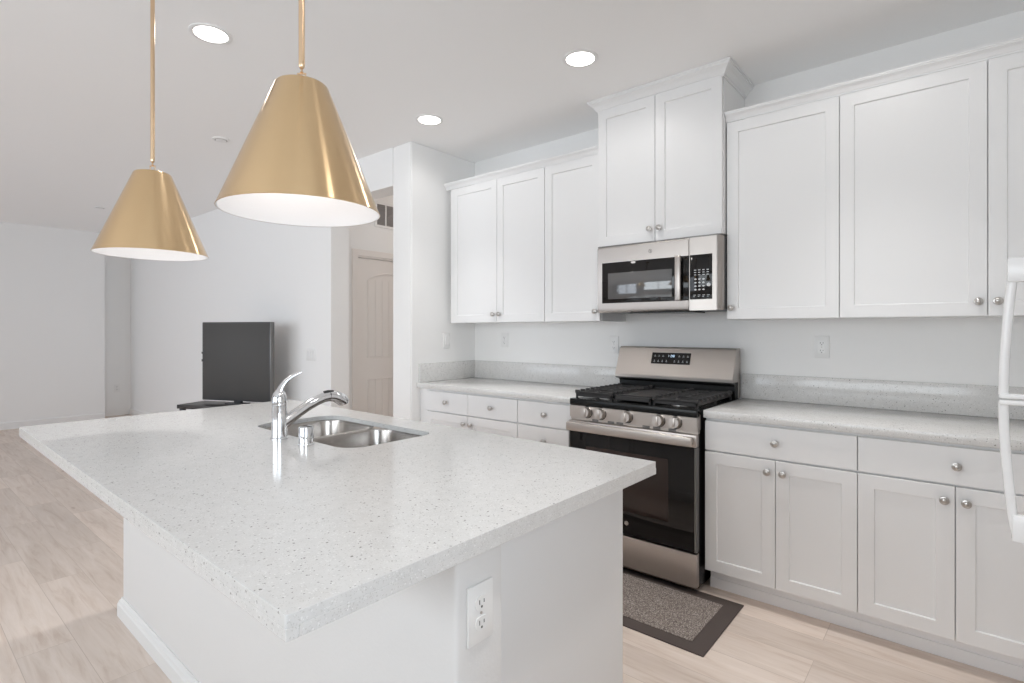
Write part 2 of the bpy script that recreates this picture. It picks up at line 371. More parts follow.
# hall door: two-panel plank door with an arched top panel, in a wall facing +X
def hall_door():
    X = -4.43; y0, y1 = 2.98, 3.76; D = X - 0.02      # door face
    m = MB()
    m.box(X - 0.001, X + 0.018, y0 - 0.06, y0, 0, 2.03, 0.004); m.box(X - 0.001, X + 0.018, y1, y1 + 0.06, 0, 2.03, 0.004); m.box(X - 0.001, X + 0.018, y0 - 0.06, y1 + 0.06, 2.03, 2.09, 0.004)
    m.box(X - 0.10, X, y0, y0 + 0.014, 0, 2.03); m.box(X - 0.10, X, y1 - 0.014, y1, 0, 2.03); m.box(X - 0.10, X, y0 + 0.014, y1 - 0.014, 2.016, 2.03)
    struct('trim_1', m, 'door_hall', smooth=False)
    ya, yb = y0 + 0.017, y1 - 0.017
    m = MB(); m.box(D - 0.035, D - 0.010, ya, yb, 0.012, 2.012)                  # panels plane
    st = 0.11
    m.box(D - 0.012, D, ya, ya + st, 0.012, 2.012); m.box(D - 0.012, D, yb - st, yb, 0.012, 2.012)
    m.box(D - 0.012, D, ya + st, yb - st, 0.012, 0.24); m.box(D - 0.012, D, ya + st, yb - st, 0.835, 1.045)
    # arched head rail
    a, b = ya + st, yb - st; n = 20
    arc = [(a + (b - a) * k / n, 1.80 + 0.085 * math.sin(PI * k / n) ** 0.8) for k in range(n + 1)]
    for k in range(n):
        p, q = arc[k], arc[k + 1]
        m.prism([p, q, (q[0], 2.012), (p[0], 2.012)], 'x', D - 0.012, D)
    for z0, z1 in ((0.25, 0.825), (1.055, 1.81)):                                # plank boards in the panels
        nb = 6; wv = (b - a - 0.03) / nb
        for k in range(nb): m.box(D - 0.011, D - 0.006, a + 0.015 + k * wv + 0.003, a + 0.015 + (k + 1) * wv - 0.003, z0, z1, 0.001)
    def ring(z0, z1, arch):
        P = [(D + 0.001, a + 0.004, z0), (D + 0.001, b - 0.004, z0)]
        if arch: P += [(D + 0.001, min(max(y, a + 0.004), b - 0.004), z - 0.004) for y, z in arc[::-1]]
        else: P += [(D + 0.001, b - 0.004, z1), (D + 0.001, a + 0.004, z1)]
        P.append(P[0])
        for p, q in zip(P, P[1:]):
            if (Vector(p) - Vector(q)).length > 0.001: m.tube([p, q], 0.0055, 8)
    ring(1.049, 1.80, True); ring(0.244, 0.831, False)
    o = struct('door_1', m, 'door_hall', smooth=False)
    m = MB(); m.lathe([(0, 0), (0.03, 0), (0.03, 0.006), (0.012, 0.01), (0.012, 0.035), (0.026, 0.045), (0.028, 0.06), (0.018, 0.07), (0, 0.072)], 20, Matrix.Translation((D, yb - 0.06, 0.92)) @ Matrix.Rotation(PI / 2, 4, 'Y'))
    m.build('door_knob', 'nickel', o)
hall_door()

# ------------------------------------------------------------------ cabinetry
def shaker(w, h, t=0.020, st=0.057, rec=0.008, bv=0.0015):
    """shaker door face, origin lower left front, facing -Y"""
    b2 = bmesh.new()
    def ring(x0, x1, z0, z1, y): return [b2.verts.new(p) for p in ((x0, y, z0), (x1, y, z0), (x1, y, z1), (x0, y, z1))]
    R = [ring(0, w, 0, h, t), ring(0, w, 0, h, bv), ring(bv, w - bv, bv, h - bv, 0), ring(st, w - st, st, h - st, 0), ring(st + 0.003, w - st - 0.003, st + 0.003, h - st - 0.003, rec)]
    for A, B in zip(R, R[1:]):
        for k in range(4): b2.faces.new((A[k], A[(k + 1) % 4], B[(k + 1) % 4], B[k]))
    b2.faces.new(R[0]); b2.faces.new(R[-1])
    bmesh.ops.recalc_face_normals(b2, faces=b2.faces[:])
    m = MB(); m.merge(b2); return m
def slab(w, h, t=0.020):
    m = MB(); m.box(0, w, 0, t, 0, h, 0.0025); return m
KNOB = None
def knob(parent, x, z, y=0.0):
    global KNOB
    if KNOB is None:
        mk = MB(); mk.lathe([(0, 0), (0.009, 0), (0.007, 0.004), (0.0062, 0.012), (0.010, 0.016), (0.0155, 0.018), (0.0165, 0.021), (0.0155, 0.0245), (0.0120, 0.0255), (0.0112, 0.0247), (0.0098, 0.0262), (0.005, 0.0285), (0, 0.029)], 24, Matrix.Rotation(PI / 2, 4, 'X'))
        o = mk.build('knob', 'nickel', parent, (x, y, z)); KNOB = o.data
        return o
    o = bpy.data.objects.new('knob', KNOB); C.objects.link(o); o.parent = parent; o.location = (x, y, z)
    return o
G = 0.0015
def cabinet(label, x0, x1, yf, yb, z0, z1, fronts, toe=None, name='base_cabinet', cat='cabinet', group=None, box_to=None):
    """fronts: list of (kind, xa, xb, za, zb, knobx, knobz) in world coordinates; yf = front face plane of doors"""
    t = thing(name, label, cat, (x0, yf, 0), 0, 'white base cabinets under the countertops' if toe else 'white wall cabinets')
    w = x1 - x0
    m = MB()
    m.box(0.0, w, 0.0225, yb - yf - (0.03 if toe else 0.0), z0, z1, 0.001)
    m.build('carcass', 'cab', t, smooth=False)
    if toe:
        m = MB(); m.box(0.0, w, 0.085, 0.10, 0.0, z0 - 0.0005); m.box(0.0, w, 0.078, 0.085, 0.0, 0.052, 0.002); m.build('toe_kick', 'toe', t, smooth=False)
    for kind, xa, xb, za, zb, kx, kz in fronts:
        mb = shaker(xb - xa - 2 * G, zb - za) if kind == 'door' else slab(xb - xa - 2 * G, zb - za)
        d = mb.build(kind, 'cab', t, (xa + G - x0, 0, za), smooth=False)
        if kx is not None: knob(d, kx - xa - G, kz - za)
    return t
YD = 2.685                                  # base door face
ZD0, ZD1, ZW0, ZW1 = 0.115, 0.708, 0.716, 0.862
def base2(label, x0, x1, split, kz=0.654):
    fr = [('drawer', x0, x1, ZW0, ZW1, (x0 + x1) / 2 + 0.002, 0.79),
          ('door', x0, split, ZD0, ZD1, split - 0.033, kz), ('door', split, x1, ZD0, ZD1, split + 0.033, kz)]
    return cabinet(label, x0, x1, YD, YB, 0.105, 0.876, fr, True)
base2('white base cabinet right beside the gas range, one drawer over two doors', -0.990, -0.340, -0.662)
base2('white base cabinet at the right edge behind the fridge handle', -0.340, 0.305, -0.020)
cabinet('white base cabinet in the corner, right of the cabinet behind the fridge handle', 0.305, XR - 0.03, YD, YB, 0.105, 0.876,
        [('drawer', 0.305, XR - 0.032, ZW0, ZW1, 0.61, 0.79), ('door', 0.305, XR - 0.032, ZD0, ZD1, 0.35, 0.654)], True)
cabinet('white base cabinet in the left corner with two small drawers side by side', -3.187, -2.205, YD, YB, 0.105, 0.876,
        [('drawer', -3.095, -2.655, ZW0, ZW1, -2.875, 0.79), ('drawer', -2.655, -2.207, ZW0, ZW1, -2.432, 0.79),
         ('door', -3.095, -2.655, ZD0, ZD1, -2.688, 0.654), ('door', -2.655, -2.207, ZD0, ZD1, -2.622, 0.654)], True)
cabinet('white stack of drawers between the left corner cabinet and the range', -2.205, -1.762, YD, YB, 0.105, 0.876,
        [('drawer', -2.205, -1.763, ZW0, ZW1, -1.985, 0.79), ('drawer', -2.205, -1.763, 0.415, ZD1, -1.985, 0.625), ('drawer', -2.205, -1.763, ZD0, 0.408, -1.985, 0.27)], True, name='drawer_cabinet')

YU = 2.968; ZU0, ZU1 = 1.372, 2.437
def upper(label, x0, x1, doors, yf=YU, z0=ZU0, z1=ZU1, zt=None, kz=1.433):
    fr = [('door', a, b, z0 + 0.001, (zt or z1) - 0.006, k, kz) for a, b, k in doors]
    return cabinet(label, x0, x1, yf, YB, z0, z1, fr, name='wall_cabinet')
upper('white two door wall cabinet in the left corner, above the small drawers', -3.150, -2.196, [(-3.110, -2.635, -2.665), (-2.635, -2.198, -2.605)])
upper('white single door wall cabinet left of the microwave', -2.196, -1.758, [(-2.196, -1.760, -1.792)])
upper('white single door wall cabinet right of the microwave', -0.975, -0.449, [(-0.975, -0.449, -0.949)])
upper('white wide two door wall cabinet at the right edge, above the outlet counter', -0.449, 0.612, [(-0.449, 0.0815, 0.052), (0.0815, 0.612, 0.113)])
tall = upper('tall white cabinet above the microwave, crown touching the ceiling', -1.752, -0.982, [(-1.750, -1.368, -1.398), (-1.368, -0.984, -1.338)], yf=2.925, z0=1.832, z1=2.70, zt=2.688, kz=1.905)

# crown mouldings: profile (outward distance, height) from the cabinet face
CP = [(0.0, 0.0), (0.006, 0.0), (0.008, 0.010), (0.014, 0.014), (0.018, 0.024), (0.028, 0.040), (0.042, 0.052), (0.048, 0.055), (0.050, 0.064), (0.056, 0.066), (0.056, 0.078), (0.0, 0.078)]
def crown_run(path, z, name, parent=None, loc=(0, 0, 0), hs=1.0, ws=1.0):
    """path: corner points (x, y) with outward diagonal offsets (ox, oy) per unit"""
    b2 = bmesh.new(); rings = []
    for (x, y), (ox, oy) in path:
        rings.append([b2.verts.new((x + ox * d * ws, y + oy * d * ws, z + h * hs)) for d, h in CP])
    for A, B in zip(rings, rings[1:]):
        n = len(CP)
        for k in range(n): b2.faces.new((A[k], A[(k + 1) % n], B[(k + 1) % n], B[k]))
    b2.faces.new(rings[0][::-1]); b2.faces.new(rings[-1])
    bmesh.ops.recalc_face_normals(b2, faces=b2.faces[:])
    m = MB(); m.merge(b2); return m.build(name, 'cab', parent, loc, smooth=False)
yc = YU + 0.012
tag(crown_run([((-3.186, yc), (0, -1)), ((-1.756, yc), (0, -1))], 2.4375, 'crown_molding', hs=0.62, ws=0.58), 'white crown molding along the top of the left wall cabinets', 'molding')
tag(crown_run([((-0.979, yc), (0, -1)), ((0.612, yc), (0, -1)), ], 2.4375, 'crown_molding', hs=0.62, ws=0.58), 'white crown molding along the top of the right wall cabinets', 'molding')
yt = 2.925 + 0.010
crown_run([((-1.752, YB), (-1, 0)), ((-1.752, yt), (-1, -1)), ((-0.982, yt), (1, -1)), ((-0.982, YB), (1, 0))], 2.675, 'crown_molding', tall, (1.752, -2.925, 0), hs=0.88, ws=0.93)

# countertops
def counter(label, x0, x1, side=None):
    t = thing('countertop', label, 'countertop', (x0, 2.67, 0.8765))
    m = MB(); m.box(0, x1 - x0, 0, YB - 2.67, 0, 0.038, 0.003); m.build('worktop', 'quartz', t)
    m = MB(); m.box(0.0, x1 - x0, YB - 2.67 - 0.02, YB - 2.67, 0.038, 0.182, 0.0015)
    if side: m.box(0.0, 0.02, 0.02, YB - 2.67 - 0.02, 0.038, 0.182, 0.0015)
    m.build('backsplash', 'quartz', t)
counter('speckled white quartz countertop left of the range, with short splash', XW, -1.7605, True)
counter('speckled white quartz countertop right of the range, running to the edge', -0.992, XR)

# ------------------------------------------------------------------ island
def rrect(x0, x1, y0, y1, r, n=8):
    pts = []
    rr = r if isinstance(r, (list, tuple)) else [r] * 4
    for (cx, cy, a0), q in zip(((x1, y0, -PI / 2), (x1, y1, 0), (x0, y1, PI / 2), (x0, y0, PI)), rr):
        sx = -1 if cx == x1 else 1; sy = 1 if cy == y0 else -1
        for k in range(n + 1):
            a = a0 + PI / 2 * k / n
            pts.append((cx + sx * q + q * math.cos(a), cy + sy * q + q * math.sin(a)))
    return pts
IX0, IX1, IY0, IY1 = -2.974, -0.7165, 0.3805, 1.5400
SX0, SX1, SY0, SY1, SD = -2.29, -1.565, 1.020, 1.405, -1.930
def sheet_with_holes(outer, holes, z0, z1, bev=0.0):
    """flat slab with holes, via triangle fill"""
    b2 = bmesh.new(); es = []; loops = []
    for L in [outer] + holes:
        vs = [b2.verts.new((x, y, z1)) for x, y in L]; loops.append(vs)
        es += [b2.edges.new((vs[i], vs[(i + 1) % len(vs)])) for i in range(len(vs))]
    r = bmesh.ops.triangle_fill(b2, use_beauty=True, use_dissolve=False, edges=es)
    top = [f for f in b2.faces]
    low = {}
    for vs in loops:
        for v in vs: low[v] = b2.verts.new((v.co.x, v.co.y, z0))
    for f in top: b2.faces.new([low[v] for v in f.verts][::-1])
    for vs in loops:
        for i in range(len(vs)):
            a, b = vs[i], vs[(i + 1) % len(vs)]; b2.faces.new((a, b, low[b], low[a]))
    bmesh.ops.recalc_face_normals(b2, faces=b2.faces[:])
    return b2
isl_top = thing('island_countertop', 'large speckled white quartz island countertop holding the sink', 'countertop', (-1.85, 0.95, 0.8765))
b2 = sheet_with_holes(rrect(IX0 + 1.85, IX1 + 1.85, IY0 - 0.95, IY1 - 0.95, 0.004, 2),
                      [rrect(SX0 + 1.85, SX1 + 1.85, SY0 - 0.95, SY1 - 0.95, [0.085, 0.06, 0.085, 0.085])], 0.018, 0.038)
m = MB(); m.merge(b2)
ea, eb, ec, ed_ = IX0 + 1.85, IX1 + 1.85, IY0 - 0.95, IY1 - 0.95
m.box(ea, eb, ec, ec + 0.02, 0, 0.0185); m.box(ea, eb, ed_ - 0.02, ed_, 0, 0.0185); m.box(ea, ea + 0.012, ec + 0.02, ed_ - 0.02, 0, 0.0185); m.box(eb - 0.02, eb, ec + 0.02, ed_ - 0.02, 0, 0.0185)
w_ = m.build('worktop', 'quartz', isl_top, smooth=False)
bv = w_.modifiers.new('bevel', 'BEVEL'); bv.width = 0.002; bv.segments = 2; bv.limit_method = 'ANGLE'; bv.angle_limit = math.radians(60)

# island body: half wall with its trim, cabinet boxes behind
isl = thing('kitchen_island', 'white kitchen island base with a half wall toward the viewer', 'island', (-1.85, 0.95, 0))
WX0, WX1, WY0, WY1 = -2.958, -0.745, 0.728, 0.864
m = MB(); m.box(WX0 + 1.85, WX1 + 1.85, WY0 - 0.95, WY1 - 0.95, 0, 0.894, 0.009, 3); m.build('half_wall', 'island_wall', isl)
m = MB()
pr = [(0, 0), (0.018, 0), (0.018, 0.055), (0.014, 0.062), (0.012, 0.071), (0.006, 0.078), (0.004, 0.086), (0, 0.086)]
b3 = bmesh.new(); rings = []
for (x, y), (ox, oy) in (((WX0, WY1), (-1, 0)), ((WX0, WY0), (-1, -1)), ((WX1, WY0), (1, -1)), ((WX1, WY1), (1, 0))):
    rings.append([b3.verts.new((x + 1.85 + ox * d, y - 0.95 + oy * d, h + 0.0005)) for d, h in pr])
for A, B in zip(rings, rings[1:]):
    for k in range(len(pr)): b3.faces.new((A[k], A[(k + 1) % len(pr)], B[(k + 1) % len(pr)], B[k]))
b3.faces.new(rings[0][::-1]); b3.faces.new(rings[-1]); bmesh.ops.recalc_face_normals(b3, faces=b3.faces[:])
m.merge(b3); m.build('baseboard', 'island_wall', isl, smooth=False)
# carcass as panels so that the bowls hang in free space
cx0, cx1, cy0, cy1 = -2.90, -0.80, WY1, 1.480
m = MB()
for a in (cx0, cx1 - 0.019):
    m = MB(); m.box(a + 1.85, a + 0.019 + 1.85, cy0 - 0.95, cy1 - 0.95, 0.0, 0.894, 0.001); m.build('end_panel', 'panel', isl, smooth=False)
m = MB()
m.box(cx0 + 0.019 + 1.85, cx1 - 0.019 + 1.85, cy0 - 0.95, cy1 - 0.022 - 0.95, 0.10, 0.118)
m.box(cx0 + 0.019 + 1.85, cx1 - 0.019 + 1.85, cy0 - 0.95, cy0 + 0.006 - 0.95, 0.118, 0.894)
m.box(cx0 + 0.019 + 1.85, cx1 - 0.019 + 1.85, cy1 - 0.10 - 0.95, cy1 - 0.085 - 0.95, 0.0, 0.10)
for a in (-2.32, -1.53): m.box(a + 1.85, a + 0.018 + 1.85, cy0 + 0.006 - 0.95, cy1 - 0.022 - 0.95, 0.118, 0.894)
m.build('carcass', 'cab', isl, smooth=False)
for xa, xb in ((-2.88, -2.32), (-2.32, -1.92), (-1.92, -1.52), (-1.52, -0.82)):
    dd = shaker(xb - xa - 0.004, 0.745).build('door', 'cab', isl, (xb - 0.002 + 1.85, cy1 - 0.95, 0.115), smooth=False, rot=(0, 0, PI))
    knob(dd, 0.035, 0.70)
# outlet on the half-wall end
def duplex_geo():
    return
def outlet(label, loc, rz, name='outlet', cat='outlet', dark=True):
    t = thing(name, label, cat, loc, rz, 'white wall outlets')
    m = MB(); m.box(-0.036, 0.036, -0.0065, 0, -0.059, 0.059, 0.0022); m.build('cover_plate', 'plate', t)
    for s in (-1, 1):
        m = MB()
        pts = []
        for k in range(24):
            a = 2 * PI * k / 24; pts.append((0.0175 * math.cos(a), max(-0.0135, min(0.0135, 0.0175 * math.sin(a))) + s * 0.0205))
        m.prism(pts, 'y', -0.0085, -0.006); r_ = m.build('receptacle', 'plate', t, smooth=False)
        m = MB(); zc = s * 0.0205
        m.box(-0.0075, -0.0055, -0.0090, -0.0084, zc - 0.002, zc + 0.007); m.box(0.0055, 0.0075, -0.0090, -0.0084, zc - 0.001, zc + 0.006)
        m.prism(ellipse(0, zc - 0.0075, 0.0026, 0.0026, 10), 'y', -0.0090, -0.0084); m.build('socket_slot', 'slot', r_, smooth=False)
    m = MB(); m.prism(ellipse(0, 0, 0.003, 0.003, 12), 'y', -0.0076, -0.006); m.build('screw', 'nickel', t, smooth=False)
    return t
outlet('white duplex outlet on the end of the island half wall', (WX1, 0.790, 0.746), PI / 2)
outlet('white duplex outlet on the wall above the right countertop', (-0.582, YB, 1.222), 0)
outlet('white duplex outlet on the wall just left of the range', (-1.848, YB, 1.213), 0)
outlet('white duplex outlet on the wall above the left countertop', (-2.849, YB, 1.235), 0)
outlet('small white outlet low on the living room wall at the far left', (-10.02, 2.44, 0.42), PI / 2)
def switch_plate(label, loc, rz, gangs):
    t = thing('light_switch', label, 'light switch', loc, rz)
    w = 0.036 + 0.023 * (gangs - 1)
    m = MB(); m.box(-w, w, -0.0065, 0, -0.059, 0.059, 0.0022); m.build('cover_plate', 'plate', t)
    for g in range(gangs):
        x = (g - (gangs - 1) / 2) * 0.046
        m = MB(); m.prism([(-0.0085, -0.033), (-0.0065, -0.033), (-0.0065, 0.033), (-0.011, 0.033)], 'x', x - 0.0165, x + 0.0165); m.build('rocker', 'plate', t, smooth=False)
switch_plate('white three rocker light switch on the living room wall by the hall opening', (-4.62, YH, 1.09), 0, 3)
switch_plate('white light switch on the side wall of the left kitchen corner', (XW, 2.98, 1.23), PI / 2, 1)

# ------------------------------------------------------------------ sink
sink = thing('sink', 'undermount stainless steel double bowl sink in the island', 'sink', (-1.93, 1.21, 0.8945))
def bowl(x0, x1, y0, y1, depth, name):
    b2 = bmesh.new(); rings = []
    for d, z, r in ((-0.012, -0.0022, 0.085), (0.0, -0.0022, 0.075), (0.002, -0.01, 0.075), (0.006, -depth + 0.035, 0.07), (0.014, -depth + 0.012, 0.062), (0.035, -depth, 0.045)):
        rings.append([b2.verts.new((x + 1.93, y - 1.21, z)) for x, y in rrect(x0 + d, x1 - d, y0 + d, y1 - d, max(r, 0.02), 8)])
    n = len(rings[0])
    for A, B in zip(rings, rings[1:]):
        for k in range(n): b2.faces.new((A[k], A[(k + 1) % n], B[(k + 1) % n], B[k]))
    cx, cy = (x0 + x1) / 2 + 1.93, (y0 + y1) / 2 - 1.21
    c = b2.verts.new((cx, cy, -depth - 0.004))
    for k in range(n): b2.faces.new((rings[-1][k], rings[-1][(k + 1) % n], c))
    m = MB(); m.merge(b2)
    o = m.build(name, 'steel_sink', sink)
    so = o.modifiers.new('solid', 'SOLIDIFY'); so.thickness = 0.0015; so.offset = 1
    m = MB(); m.lathe([(0, 0.004), (0.018, 0.003), (0.034, 0.004), (0.042, 0.007), (0.044, 0.003), (0.044, 0.0), (0, 0.0)], 24); m.build('drain', 'chrome', o, (cx, cy, -depth - 0.003))
    return o
bowl(SX0 - 0.004, SD - 0.014, SY0 - 0.004, SY1 + 0.004, 0.20, 'bowl')
bowl(SD + 0.014, SX1 + 0.004, SY0 - 0.004, SY1 + 0.004, 0.18, 'bowl')

# ------------------------------------------------------------------ faucet (pull-out, single lever)
fc = thing('faucet', 'chrome pull-out kitchen faucet with a raised lever behind the sink', 'faucet', (-1.926, 0.964, 0.9146))
m = MB(); m.lathe([(0, 0), (0.0305, 0), (0.0305, 0.004), (0.028, 0.007), (0.0275, 0.05), (0.0270, 0.105), (0.0262, 0.122), (0.0262, 0.1225), (0, 0.1225)], 32); m.build('faucet_body', 'chrome', fc)
m = MB(); m.lathe([(0, 0.1235), (0.0268, 0.1235), (0.0272, 0.13), (0.0262, 0.148), (0.0215, 0.166), (0.012, 0.178), (0, 0.181)], 32)
cap = m.build('valve_cap', 'chrome', fc)
sd = Vector((0.10, 1.0, 0)).normalized()          # spout direction
def fp(a, z): return (sd.x * a, sd.y * a, z)
lv = [(-0.006, 0.150), (-0.002, 0.170), (0.008, 0.192), (0.022, 0.212), (0.042, 0.228), (0.062, 0.238), (0.076, 0.2435)]
ld = Vector((0.55, 0.83, 0)).normalized()
m = MB(); m.tube([(ld.x * a, ld.y * a, z) for a, z in lv], [0.016, 0.0135, 0.0105, 0.008, 0.0068, 0.006, 0.0035], 14, 1.25, 0.8); m.build('lever', 'chrome', cap)
sp = [(0.008, 0.050), (0.035, 0.068), (0.07, 0.090), (0.105, 0.110), (0.14, 0.126), (0.168, 0.136), (0.192, 0.139)]
m = MB(); m.tube([fp(a, z) for a, z in sp], [0.022, 0.022, 0.0205, 0.0195, 0.0190, 0.0190, 0.0195], 18); m.build('spout', 'chrome', fc)
hd = [(0.193, 0.139), (0.209, 0.138), (0.226, 0.133), (0.241, 0.124), (0.251, 0.112), (0.254, 0.104)]
m = MB(); m.tube([fp(a, z) for a, z in hd], [0.020, 0.0215, 0.0235, 0.0245, 0.0225, 0.019], 20); sh = m.build('spray_head', 'chrome', fc)
m = MB(); m.tube([fp(a, z) for a, z in ((0.170, 0.1585), (0.189, 0.1600), (0.208, 0.1590))], [0.004, 0.0052, 0.004], 12, 1.7, 0.8); m.build('spray_button', 'plastic_dark', sh)
ag = thing('air_gap_cap', 'small chrome cylinder cap beside the faucet on the island', 'air gap', (-1.750, 0.972, 0.9146))
m = MB(); m.lathe([(0, 0), (0.0255, 0), (0.0255, 0.003), (0.0242, 0.005), (0.0242, 0.060), (0.0222, 0.064), (0, 0.0645)], 30); m.build('cap', 'chrome', ag)
m = MB(); m.box(0.0232, 0.0248, -0.006, 0.006, 0.014, 0.040, 0.0005); m.build('vent_slot', 'slot', ag, rot=(0, 0, PI / 3), smooth=False)

# ------------------------------------------------------------------ range
RX0, RX1 = -1.757, -1.004; RW = RX1 - RX0; RY = 2.61
rg = thing('gas_range', 'stainless steel freestanding gas range with black oven door', 'stove', (RX0, RY, 0))
m = MB(); m.box(0.003, RW - 0.003, 0.045, 0.675, 0.025, 0.900, 0.002); m.build('body', 'black', rg, smooth=False)
for x in (0.05, RW - 0.05):
    for y in (0.10, 0.62):
        m = MB(); m.lathe([(0, 0), (0.02, 0), (0.018, 0.012), (0.008, 0.014), (0.008, 0.026), (0, 0.026)], 14); m.build('foot', 'black', rg, (x, y, 0))
# cooktop with raised front lip
m = MB(); m.box(0, RW, 0.018, 0.67, 0.893, 0.912, 0.004); m.box(0, RW, 0.008, 0.05, 0.880, 0.918, 0.006); m.build('cooktop', 'black', rg)
# control panel (slightly raked)
m = MB(); m.prism([(0.012, 0.812), (0.060, 0.812), (0.060, 0.892), (0.022, 0.880), (0.010, 0.878)], 'x', 0.0, RW, 0.002)
cp = m.build('control_panel', 'steel', rg, smooth=False)
for kx in (0.119, 0.209, 0.372, 0.554, 0.644):
    m = MB(); m.lathe([(0, 0), (0.0305, 0), (0.0305, 0.003), (0.0290, 0.005), (0.0280, 0.028), (0.0262, 0.032), (0, 0.032)], 32, Matrix.Rotation(PI / 2, 4, 'X'))
    k_ = m.build('knob', 'steel', rg, (kx, 0.0125, 0.846), rot=(-0.03, 0, 0))
    m = MB(); m.box(-0.0065, 0.0065, -0.0360, -0.0310, -0.023, 0.023, 0.002); m.build('knob_grip', 'steel', k_, rot=(0, random.uniform(-0.1, 0.1), 0))
    m = MB(); m.lathe([(0.0300, 0), (0.0340, 0), (0.0340, 0.0025), (0.0300, 0.0025)], 32, Matrix.Rotation(PI / 2, 4, 'X'), close=True); m.build('knob_ring', 'black', k_)
# vented trim under the panel
m = MB(); m.box(0.0, RW, 0.024, 0.05, 0.795, 0.811, 0.001); vt = m.build('vent_trim', 'steel', rg, smooth=False)
for gx in (0.145, 0.245, 0.300, 0.455, 0.515, 0.600):
    m = MB()
    for r_ in range(2): m.box(gx, gx + 0.040, 0.0228, 0.0245, 0.7970 + r_ * 0.0065, 0.8015 + r_ * 0.0065)
    m.build('vent_slot', 'slot', vt, smooth=False)
# oven door
m = MB(); m.box(0.002, RW - 0.002, 0.002, 0.043, 0.212, 0.792, 0.004); od = m.build('oven_door', 'glass_blk', rg)
m = MB(); m.box(0.115, RW - 0.145, 0.0010, 0.0030, 0.335, 0.655, 0.0005); m.build('oven_window', 'glass_win', od)
m = MB(); m.box(0.0, RW, -0.0015, 0.042, 0.732, 0.794, 0.004); m.build('door_top_trim', 'steel', od)
for xa in (0.0, RW - 0.009):
    m = MB(); m.box(xa, xa + 0.009, 0.0, 0.042, 0.212, 0.730, 0.001); m.build('door_edge_trim', 'steel_dark', od, smooth=False)
m = MB(); m.box(0.010, RW - 0.006, -0.046, -0.026, 0.740, 0.790, 0.007, 3)
for x in (0.012, RW - 0.04): m.box(x, x + 0.028, -0.034, 0.0, 0.748, 0.782, 0.004)
m.build('oven_handle', 'steel', od)
m = MB(); m.prism(ellipse(0.372, 0.275, 0.0115, 0.0115, 24), 'y', -0.0005, 0.0025); lg = m.build('round_emblem', 'nickel', od, smooth=False)
m = MB(); m.lathe([(0.0085, 0), (0.0098, 0), (0.0098, 0.0006), (0.0085, 0.0006)], 24, Matrix.Translation((0.372, -0.0004, 0.275)) @ Matrix.Rotation(PI / 2, 4, 'X'), close=True)
m.tube([(0.367, -0.0008, 0.278), (0.371, -0.0008, 0.280), (0.372, -0.0008, 0.275), (0.369, -0.0008, 0.271), (0.3735, -0.0008, 0.270), (0.377, -0.0008, 0.274), (0.374, -0.0008, 0.279)], 0.0007, 6)
m.build('emblem_mark', 'slot', lg)
# lower drawer
m = MB(); m.box(0.0, RW, 0.004, 0.043, 0.035, 0.203, 0.004); m.build('storage_drawer', 'steel', rg)
# burners
bpos = [(0.16, 0.18), (0.16, 0.47), (0.60, 0.18), (0.60, 0.47)]
for x, y in bpos:
    m = MB(); m.lathe([(0, 0), (0.052, 0), (0.050, 0.010), (0.036, 0.014), (0.036, 0.016), (0, 0.016)], 28); b_ = m.build('burner', 'nickel', rg, (x, y, 0.912))
    m = MB(); m.lathe([(0, 0.016), (0.038, 0.016), (0.039, 0.022), (0.034, 0.025), (0, 0.025)], 28); m.build('burner_cap', 'black', b_)
# grates
def grate(x0, x1, griddle=False):
    m = MB(); y0, y1 = 0.055, 0.575; zt = 0.957; bw = 0.011
    m.box(x0, x1, y0, y0 + bw, zt - 0.030, zt - 0.008, 0.002); m.box(x0, x1, y1 - bw, y1, zt - 0.030, zt - 0.008, 0.002)
    m.box(x0, x0 + bw, y0, y1, zt - 0.026, zt - 0.008, 0.002); m.box(x1 - bw, x1, y0, y1, zt - 0.026, zt - 0.008, 0.002)
    for x in (x0, x1 - bw):
        for y in (y0, (y0 + y1) / 2, y1 - bw): m.box(x, x + bw, y, y + bw, 0.911, zt - 0.02, 0.001)
    if griddle:
        m.box(x0 + 0.006, x1 - 0.006, y0 + 0.02, y1 - 0.02, zt - 0.020, zt - 0.006, 0.003)
        m.box(x0 + 0.006, x1 - 0.006, y0 + 0.02, y0 + 0.026, zt - 0.008, zt, 0.002); m.box(x0 + 0.006, x1 - 0.006, y1 - 0.026, y1 - 0.02, zt - 0.008, zt, 0.002)
        m.box(x0 + 0.006, x0 + 0.012, y0 + 0.02, y1 - 0.02, zt - 0.008, zt, 0.002); m.box(x1 - 0.012, x1 - 0.006, y0 + 0.02, y1 - 0.02, zt - 0.008, zt, 0.002)
    else:
        n = 10; cx = (x0 + x1) / 2
        for k in range(n):
            y = y0 + (y1 - y0 - bw) * k / (n - 1); near = min(abs(y - 0.18), abs(y - 0.47)) < 0.035
            for xa, xb in (((x0 - 0.002, cx - 0.028), (cx + 0.028, x1 + 0.002)) if near else ((x0 - 0.002, x1 + 0.002),)):
                m.box(xa, xb, y, y + 0.009, zt - 0.016, zt, 0.002)
            for xa in (x0 - 0.004, x1 - 0.022): m.box(xa, xa + 0.026, y - 0.004, y + 0.013, zt - 0.012, zt + 0.007, 0.003)
        m.box(cx - 0.005, cx + 0.005, y0, 0.14, zt - 0.016, zt - 0.001, 0.002); m.box(cx - 0.005, cx + 0.005, 0.22, 0.43, zt - 0.016, zt - 0.001, 0.002); m.box(cx - 0.005, cx + 0.005, 0.51, y1, zt - 0.016, zt - 0.001, 0.002)
    m.build('grate', 'iron', rg, smooth=False)
grate(0.014, 0.254); grate(0.266, 0.486, True); grate(0.498, RW - 0.014)
